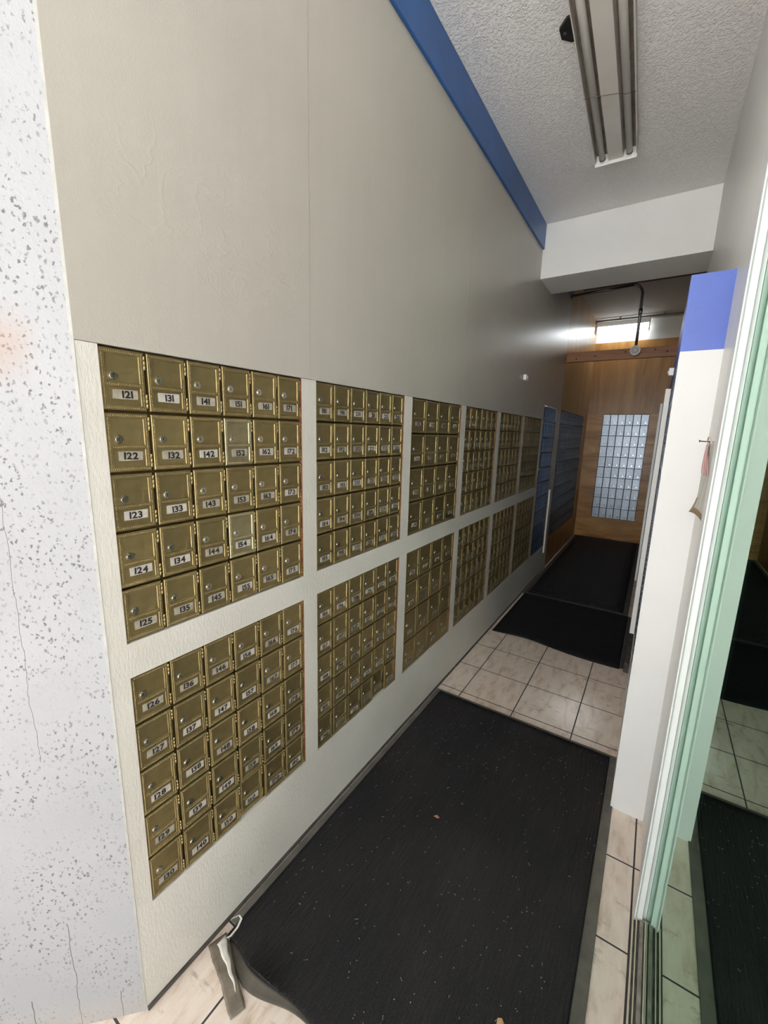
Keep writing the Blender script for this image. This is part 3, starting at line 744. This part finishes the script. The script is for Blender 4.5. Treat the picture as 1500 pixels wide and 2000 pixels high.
bm = BM(); box(bm, (0.015 - 0.46, 3.99 - 5.4, 0.0008), (0.055 - 0.46, 6.975 - 5.4, 0.008)); box(bm, (0.865 - 0.46, 3.99 - 5.4, 0.0008), (0.905 - 0.46, 6.975 - 5.4, 0.008)); box(bm, (0.055 - 0.46, 3.99 - 5.4, 0.0008), (0.865 - 0.46, 4.03 - 5.4, 0.008))
obj('rubber_border', bm, M_BORDERD, root)

# litter on the first mat
bm = BM(); rnd = random.Random(11)
for k in range(340):
    x = rnd.uniform(0.05, 0.93); y = rnd.uniform(0.66, 2.05); z = 0.0098 + 0.0006 * rnd.random() + lift(x, y)
    L = rnd.choice((0.0012, 0.0012, 0.0015, 0.0015, 0.002, 0.002, 0.003, 0.005)) * rnd.uniform(0.6, 1.2); a = rnd.uniform(0, PI); wdt = 0.00045 if L > 0.0018 else 0.0009
    ca, sa = math.cos(a), math.sin(a)
    box(bm, (-L, -wdt, 0), (L, wdt, 0.0006))
    bm.verts.ensure_lookup_table()
    for v in bm.verts[-8:]:
        px, py = v.co.x, v.co.y + 0.0006 * math.sin(v.co.x * 300); v.co.x = x + px * ca - py * sa; v.co.y = y + px * sa + py * ca; v.co.z += z
o = obj('lint', bm, M_LINT); tag(o, 'scattered pale lint and grass bits on the nearest black mat', 'litter'); o['kind'] = 'stuff'
def scrap(name, x, y, pts, mat, label, cat, z=0.0105):
    bm = BM(); A = [bm.verts.new((px, py, 0)) for px, py in pts]; B = [bm.verts.new((px * 0.96, py * 0.96, 0.0012 + 0.002 * (i % 2))) for i, (px, py) in enumerate(pts)]
    n = len(pts)
    for i in range(n): bm.faces.new((A[i], A[(i + 1) % n], B[(i + 1) % n], B[i]))
    bm.faces.new(B); bm.faces.new(A[::-1])
    tag(obj(name, bm, mat, loc=(x, y, z)), label, cat)
scrap('dry_leaf', 0.786, 0.882, [(-0.008, -0.007), (0.007, -0.009), (0.010, 0.003), (0.001, 0.010), (-0.009, 0.006)], M_LEAF, 'tan dry leaf flake on the black mat near the bottom of the photo', 'leaf')
scrap('paper_scrap', 0.387, 1.322, [(-0.012, -0.004), (0.004, -0.005), (0.012, 0.003), (-0.002, 0.006)], M_ORANGE, 'small orange and white scrap on the black ribbed mat', 'scrap')

# torn strip at the mat's near left corner
bm = BM()
def torn(u, v):
    ax, ay, bx, by = 0.020, 0.585, 0.205, 0.515
    dx, dy = bx - ax, by - ay; L = math.hypot(dx, dy); nx, ny = -dy / L, dx / L
    wv = (v - 0.5) * (0.052 - 0.014 * u + 0.003 * math.sin(u * 9) + 0.002 * math.sin(u * 47) * math.sin(u * 19))
    return (ax + dx * u + nx * wv - 0.11, ay + dy * u + ny * wv - 0.55, 0.005 + 0.006 * v * (1 - u) + 0.001 * math.sin(u * 7) ** 2)
sheet(bm, torn, 26, 6, 0.003)
root = tag(empty('torn_rubber_strip', (0.11, 0.55, 0)), 'dirty torn strip of mat rubber by the foot of the mailbox wall', 'strip')
obj('strip', bm, M_TORN, root)
bm = BM()
def wedge(u, v):
    return (0.035 + 0.13 * u - 0.11, 0.588 - 0.048 * u - 0.55 + (v - 0.5) * (0.026 * (1 - u) ** 1.3 + 0.003) + 0.0015 * math.sin(u * 17), 0.0135 - 0.005 * u + 0.0006 * math.sin(u * 13))
sheet(bm, wedge, 20, 3, 0.002); obj('white_backing', bm, M_TORNW, root)
root = empty('torn_plastic_strip', (0.06, 0.63, 0)); tag(root, 'curled white plastic sliver standing up at the mat corner', 'strip')
bm = BM()
path = [(0.045, 0.600, 0.012), (0.058, 0.604, 0.026), (0.066, 0.622, 0.042), (0.062, 0.640, 0.050), (0.045, 0.645, 0.044), (0.026, 0.632, 0.030)]
prev = None
for i, p in enumerate(path):
    hw = 0.008 if i < 4 else 0.005
    a = bm.verts.new((p[0] - hw * 0.6 - 0.06, p[1] - 0.63, p[2] - hw * 0.5)); b2 = bm.verts.new((p[0] + hw * 0.6 - 0.06, p[1] - 0.63, p[2] + hw * 0.5))
    a2 = bm.verts.new((p[0] - hw * 0.6 - 0.0612, p[1] - 0.6285, p[2] - hw * 0.5)); b3 = bm.verts.new((p[0] + hw * 0.6 - 0.0612, p[1] - 0.6285, p[2] + hw * 0.5))
    cur = (a, b2, b3, a2)
    if prev:
        for k in range(4): bm.faces.new((prev[k], prev[(k + 1) % 4], cur[(k + 1) % 4], cur[k]))
    else: bm.faces.new(cur[::-1])
    prev = cur
bm.faces.new(prev)
obj('sliver', bm, M_TORNW, root)

# ------------------------------------------------------------------ ceiling things
def near_light():
    Y0, Y1 = 0.60, 2.95; xc = 0.572; hw = 0.104; zc = CEIL
    root = tag(empty('ceiling_light', (xc, (Y0 + Y1) / 2, zc)), 'unlit two-tube fluorescent ceiling light with dirty white end plate', 'light', 'fluorescent ceiling lights')
    root.rotation_euler = (0, 0, 0.030)
    L = (Y1 - Y0) / 2
    bm = BM(); box(bm, (-hw, -L, -0.012), (hw, L, 0.0), 1)
    box(bm, (-hw, -L, -0.050), (-hw + 0.004, L, 0.0), 0); box(bm, (hw - 0.004, -L, -0.050), (hw, L, 0.0), 0)
    obj('housing', bm, [M_FIXT, M_DIRTY], root)
    bm = BM(); prism(bm, [(-0.041, -0.012), (-0.036, -0.052), (0.036, -0.052), (0.041, -0.012)], -L, L - 0.004)
    for v in bm.verts: v.co = Vector((v.co.x, v.co.z, v.co.y))
    obj('ballast_cover', bm, M_FIXT, root)
    for s in (-1, 1):
        bm = BM(); cyl(bm, (s * 0.067, -L + 0.02, -0.040), (s * 0.067, L - 0.030, -0.040), 0.0155, 0, 20); cyl(bm, (s * 0.067, L - 0.030, -0.040), (s * 0.067, L - 0.012, -0.040), 0.0160, 1, 20)
        obj('tube', bm, [M_TUBE, M_STEEL], root)
        bm = BM(); box(bm, (s * 0.067 - 0.011, L - 0.014, -0.060), (s * 0.067 + 0.011, L - 0.002, -0.018), bev=0.003); obj('lamp_holder', bm, M_FIXTW, root)
    for y0, y1 in ((L - 0.002, L + 0.003), (-L - 0.003, -L + 0.002)):
        bm = BM(); box(bm, (-hw - 0.001, y0, -0.068), (hw + 0.001, y1, 0.0), bev=0.001); obj('end_plate', bm, M_FIXTW, root)
    bm = BM(); tube(bm, [(-hw - 0.002, -0.02, -0.052), (-0.067, -0.025, -0.0575), (-0.03, -0.006, -0.054), (0.03, 0.012, -0.054), (0.067, 0.03, -0.0575), (hw + 0.002, 0.04, -0.052)], 0.0011, 0, 6)
    bm_loc = (0, 2.42 - (Y0 + Y1) / 2, 0)
    obj('tie_wire', bm, M_STEEL, root, bm_loc)
    return root
near_light()
bm = BM()
oc = [(0.062 * math.cos(PI / 8 + k * PI / 4), 0.062 * math.sin(PI / 8 + k * PI / 4)) for k in range(8)]
prism(bm, oc, -0.011, 0.0)
root = tag(empty('junction_box', (0.462, 2.058, CEIL)), 'black octagonal junction box on the textured ceiling, half behind the light', 'box')
obj('body', bm, M_BLACK, root)
bm = BM(); cyl(bm, (-0.040, 0.0, -0.011), (-0.040, 0, -0.014), 0.006, 0, 12); obj('screw', bm, M_STEEL, root)

def far_light():
    root = tag(empty('ceiling_light', (0.33, 6.86, CEIL)), 'lit white fluorescent light at the far end of the passage', 'light', 'fluorescent ceiling lights')
    bm = BM(); box(bm, (-0.315, -0.06, -0.087), (0.315, 0.06, 0.0), bev=0.004); obj('housing', bm, M_FIXTW, root)
    bm = BM()
    prof = [(-0.062, -0.088), (-0.066, -0.10), (-0.064, -0.152), (-0.054, -0.165), (0.054, -0.165), (0.064, -0.152), (0.066, -0.10), (0.062, -0.088)]
    A = [bm.verts.new((-0.305, y, z)) for y, z in prof]; B = [bm.verts.new((0.305, y, z)) for y, z in prof]
    for i in range(len(prof)): bm.faces.new((A[i], A[(i + 1) % 8], B[(i + 1) % 8], B[i]))
    bm.faces.new(A[::-1]); bm.faces.new(B)
    obj('diffuser', bm, M_LIT, root)
    for s in (-1, 1):
        bm = BM(); box(bm, (s * 0.3105 - 0.005, -0.069, -0.169), (s * 0.3105 + 0.005, 0.069, -0.076), bev=0.002); obj('end_cap', bm, M_PLASTIC, root)
    return root
far_light()

def arc(c, r, a0, a1, n=8): return [(c[0] + r * math.cos(a0 + (a1 - a0) * i / n), c[1], c[2] + r * math.sin(a0 + (a1 - a0) * i / n)) for i in range(n + 1)]
# bent conduit from the left wall to the round fitting on the plank
root = tag(empty('conduit', (0.0, 4.90, 2.93)), 'bent dark conduit dropping to the round fitting on the pine plank', 'pipe', 'conduits under the passage ceiling')
pts = [(0.012, 0, 0.0), (0.30, 0, 0.012), (0.545, 0, 0.022)] + arc((0.545, 0, -0.068), 0.09, PI / 2, 0, 8) + [(0.637, 0, -0.25), (0.638, 0, -0.53)]
bm = BM(); tube(bm, pts, 0.0125, 0, 14); obj('pipe', bm, M_STEEL, root)
bm = BM(); cyl(bm, (0.6375, 0, -0.20), (0.6375, 0, -0.25), 0.017, 0, 16); obj('coupling', bm, M_STEEL, root)
bm = BM(); cyl(bm, (0.0, 0, 0.0), (0.014, 0, 0.0), 0.026, 0, 16); obj('wall_flange', bm, M_STEEL, root)
root = tag(empty('conduit', (0.5, 6.72, 3.078)), 'straight dark conduit running crosswise above the lit far light', 'pipe', 'conduits under the passage ceiling')
bm = BM(); tube(bm, [(-0.498, 0, 0.0), (0.0, 0, 0.0), (0.575, 0, 0.0)], 0.011, 0, 12); obj('pipe', bm, M_STEEL, root)
for x in (-0.2, 0.3):
    bm = BM(); box(bm, (x - 0.008, -0.016, -0.013), (x + 0.008, 0.016, 0.029), bev=0.002); obj('strap', bm, M_STEEL, root)
# pine plank across the passage
root = tag(empty('plank', (0.5, 5.0, 2.34)), 'reddish pine plank spanning the passage below the far light', 'plank')
bm = BM(); box(bm, (-0.498, -0.019, -0.048), (0.575, 0.019, 0.050), bev=0.002); obj('board', bm, M_PLANK, root)
for kx, kz in ((-0.40, -0.02), (-0.22, 0.0), (0.05, 0.018), (0.30, 0.022), (0.40, 0.0)):
    bm = BM(); cyl(bm, (kx, -0.0195, kz), (kx, -0.0185, kz), 0.009, 0, 12); obj('knot', bm, M_DARKWOOD, root)
# round fitting
root = tag(empty('round_junction_box', (0.636, 4.90, 2.352)), 'round grey metal fitting at the bottom of the bent conduit', 'fitting')
bm = BM(); cyl(bm, (0, 0.078, 0), (0, -0.004, 0), 0.034, 0, 28); obj('body', bm, M_STEEL, root)
bm = BM()
for i in range(28):
    pass
cyl(bm, (0, -0.004, 0), (0, -0.010, 0), 0.046, 0, 32, 0.044); cyl(bm, (0, -0.010, 0), (0, -0.012, 0), 0.030, 1, 28, 0.028); cyl(bm, (0, -0.012, 0), (0, -0.020, 0), 0.012, 0, 20)
obj('cover_ring', bm, [M_FIXT, M_STEEL], root)

# small white sensors facing each other
for loc, lab in (((0.0, 3.433, 1.957), 'small white plastic sensor on the greige left wall'), ((X_P, 2.86, 1.875), 'small white plastic sensor on the blue side of the right partition')):
    root = tag(empty('sensor', loc), lab, 'sensor', 'small white sensors')
    s = 1 if loc[0] < 0.5 else -1
    bm = BM(); box(bm, (min(0, s * 0.024), -0.030, -0.020), (max(0, s * 0.024), 0.030, 0.020), bev=0.0025); obj('housing', bm, M_PLASTIC, root)
    bm = BM(); cyl(bm, (s * 0.024, 0, 0), (s * 0.029, 0, 0), 0.010, 0, 16, 0.007); obj('lens', bm, M_PLASTIC, root)

# white edge guard by the tall blue-grey bank
root = tag(empty('edge_guard', (0.0, 4.79, 0.22)), 'white plastic edge guard on the wall right of the tall narrow mailboxes', 'guard')
bm = BM(); box(bm, (0.0, -0.012, 0.0), (0.016, 0.022, 0.72), bev=0.003); obj('strip', bm, M_PLASTIC, root)

# ------------------------------------------------------------------ right wall notice
root = tag(empty('paper_notice', (X_R, 1.60, 1.40)), 'aged curling paper notice hanging on the right wall by the window frame', 'paper')
bm = BM()
def pap(u, v):        # u along y from the pillar towards the window, v up
    y = 1.772 - 0.335 * u; z = 1.276 + 0.225 * v + 0.012 * math.sin(u * 3)
    curl = 0.017 * max(0, 1 - v * 3.2) ** 2 * max(0, 1 - u * 1.15) ** 1.0
    return (-0.004 - curl - X_R + X_R, y - 1.60, z - 1.40 - curl * 0.25)
nx, ny = 20, 14
top = [[bm.verts.new(pap(i / nx, j / ny)) for i in range(nx + 1)] for j in range(ny + 1)]; back = [[bm.verts.new(v.co + Vector((0.0006, 0, 0))) for v in row] for row in top]
for j in range(ny):
    for i in range(nx):
        edge = j == 0 or (j < 3 and i < 3)
        f = bm.faces.new((top[j][i], top[j][i + 1], top[j + 1][i + 1], top[j + 1][i])); f.smooth = True; f.material_index = 1 if edge else 0
        f = bm.faces.new((back[j][i], back[j + 1][i], back[j + 1][i + 1], back[j][i + 1])); f.material_index = 1 if edge else 0
for j in range(ny):
    bm.faces.new((top[j][0], top[j + 1][0], back[j + 1][0], back[j][0])); bm.faces.new((top[j][nx], back[j][nx], back[j + 1][nx], top[j + 1][nx]))
for i in range(nx):
    bm.faces.new((top[0][i], back[0][i], back[0][i + 1], top[0][i + 1])); bm.faces.new((top[ny][i], top[ny][i + 1], back[ny][i + 1], back[ny][i]))
obj('sheet', bm, [M_PAPER, M_PAPERB], root)
root = tag(empty('nail', (X_R, 1.66, 1.510)), 'dark nail in the right wall holding the red ribbon', 'nail')
bm = BM(); cyl(bm, (0, 0, 0), (-0.030, 0.0, 0.002), 0.0016, 0, 8); cyl(bm, (-0.030, 0, 0.002), (-0.032, 0, 0.002), 0.004, 0, 10); obj('shank', bm, M_BLACK, root)
root = tag(empty('ribbon', (X_R, 1.66, 1.50)), 'faded red plastic ribbon tied to the nail above the paper notice', 'ribbon')
rr = random.Random(5)
for k in range(6):
    bm = BM(); y1 = -0.13 + k * 0.042; z1 = -0.075 - 0.02 * rr.random()
    P = [(-0.010, 0.0, 0.010), (-0.011, y1 * 0.4, z1 * 0.35), (-0.009, y1 * 0.8, z1 * 0.75), (-0.007, y1, z1)]
    prev = None
    for i, p in enumerate(P):
        hw = 0.004 + 0.008 * i / 3
        cur = [bm.verts.new((p[0], p[1] - hw, p[2])), bm.verts.new((p[0], p[1] + hw, p[2] + 0.003)), bm.verts.new((p[0] + 0.0008, p[1] + hw, p[2] + 0.003)), bm.verts.new((p[0] + 0.0008, p[1] - hw, p[2]))]
        if prev:
            for q in range(4): bm.faces.new((prev[q], prev[(q + 1) % 4], cur[(q + 1) % 4], cur[q]))
        else: bm.faces.new(cur[::-1])
        prev = cur
    bm.faces.new(prev)
    obj('tail', bm, M_RED if k % 2 else M_PINK, root)
bm = BM(); tube(bm, [(-0.012, 0, 0.010), (-0.014, -0.05, 0.024), (-0.012, -0.09, 0.022), (-0.010, -0.11, 0.006)], 0.0018, 0, 6); obj('loop', bm, M_PINK, root)
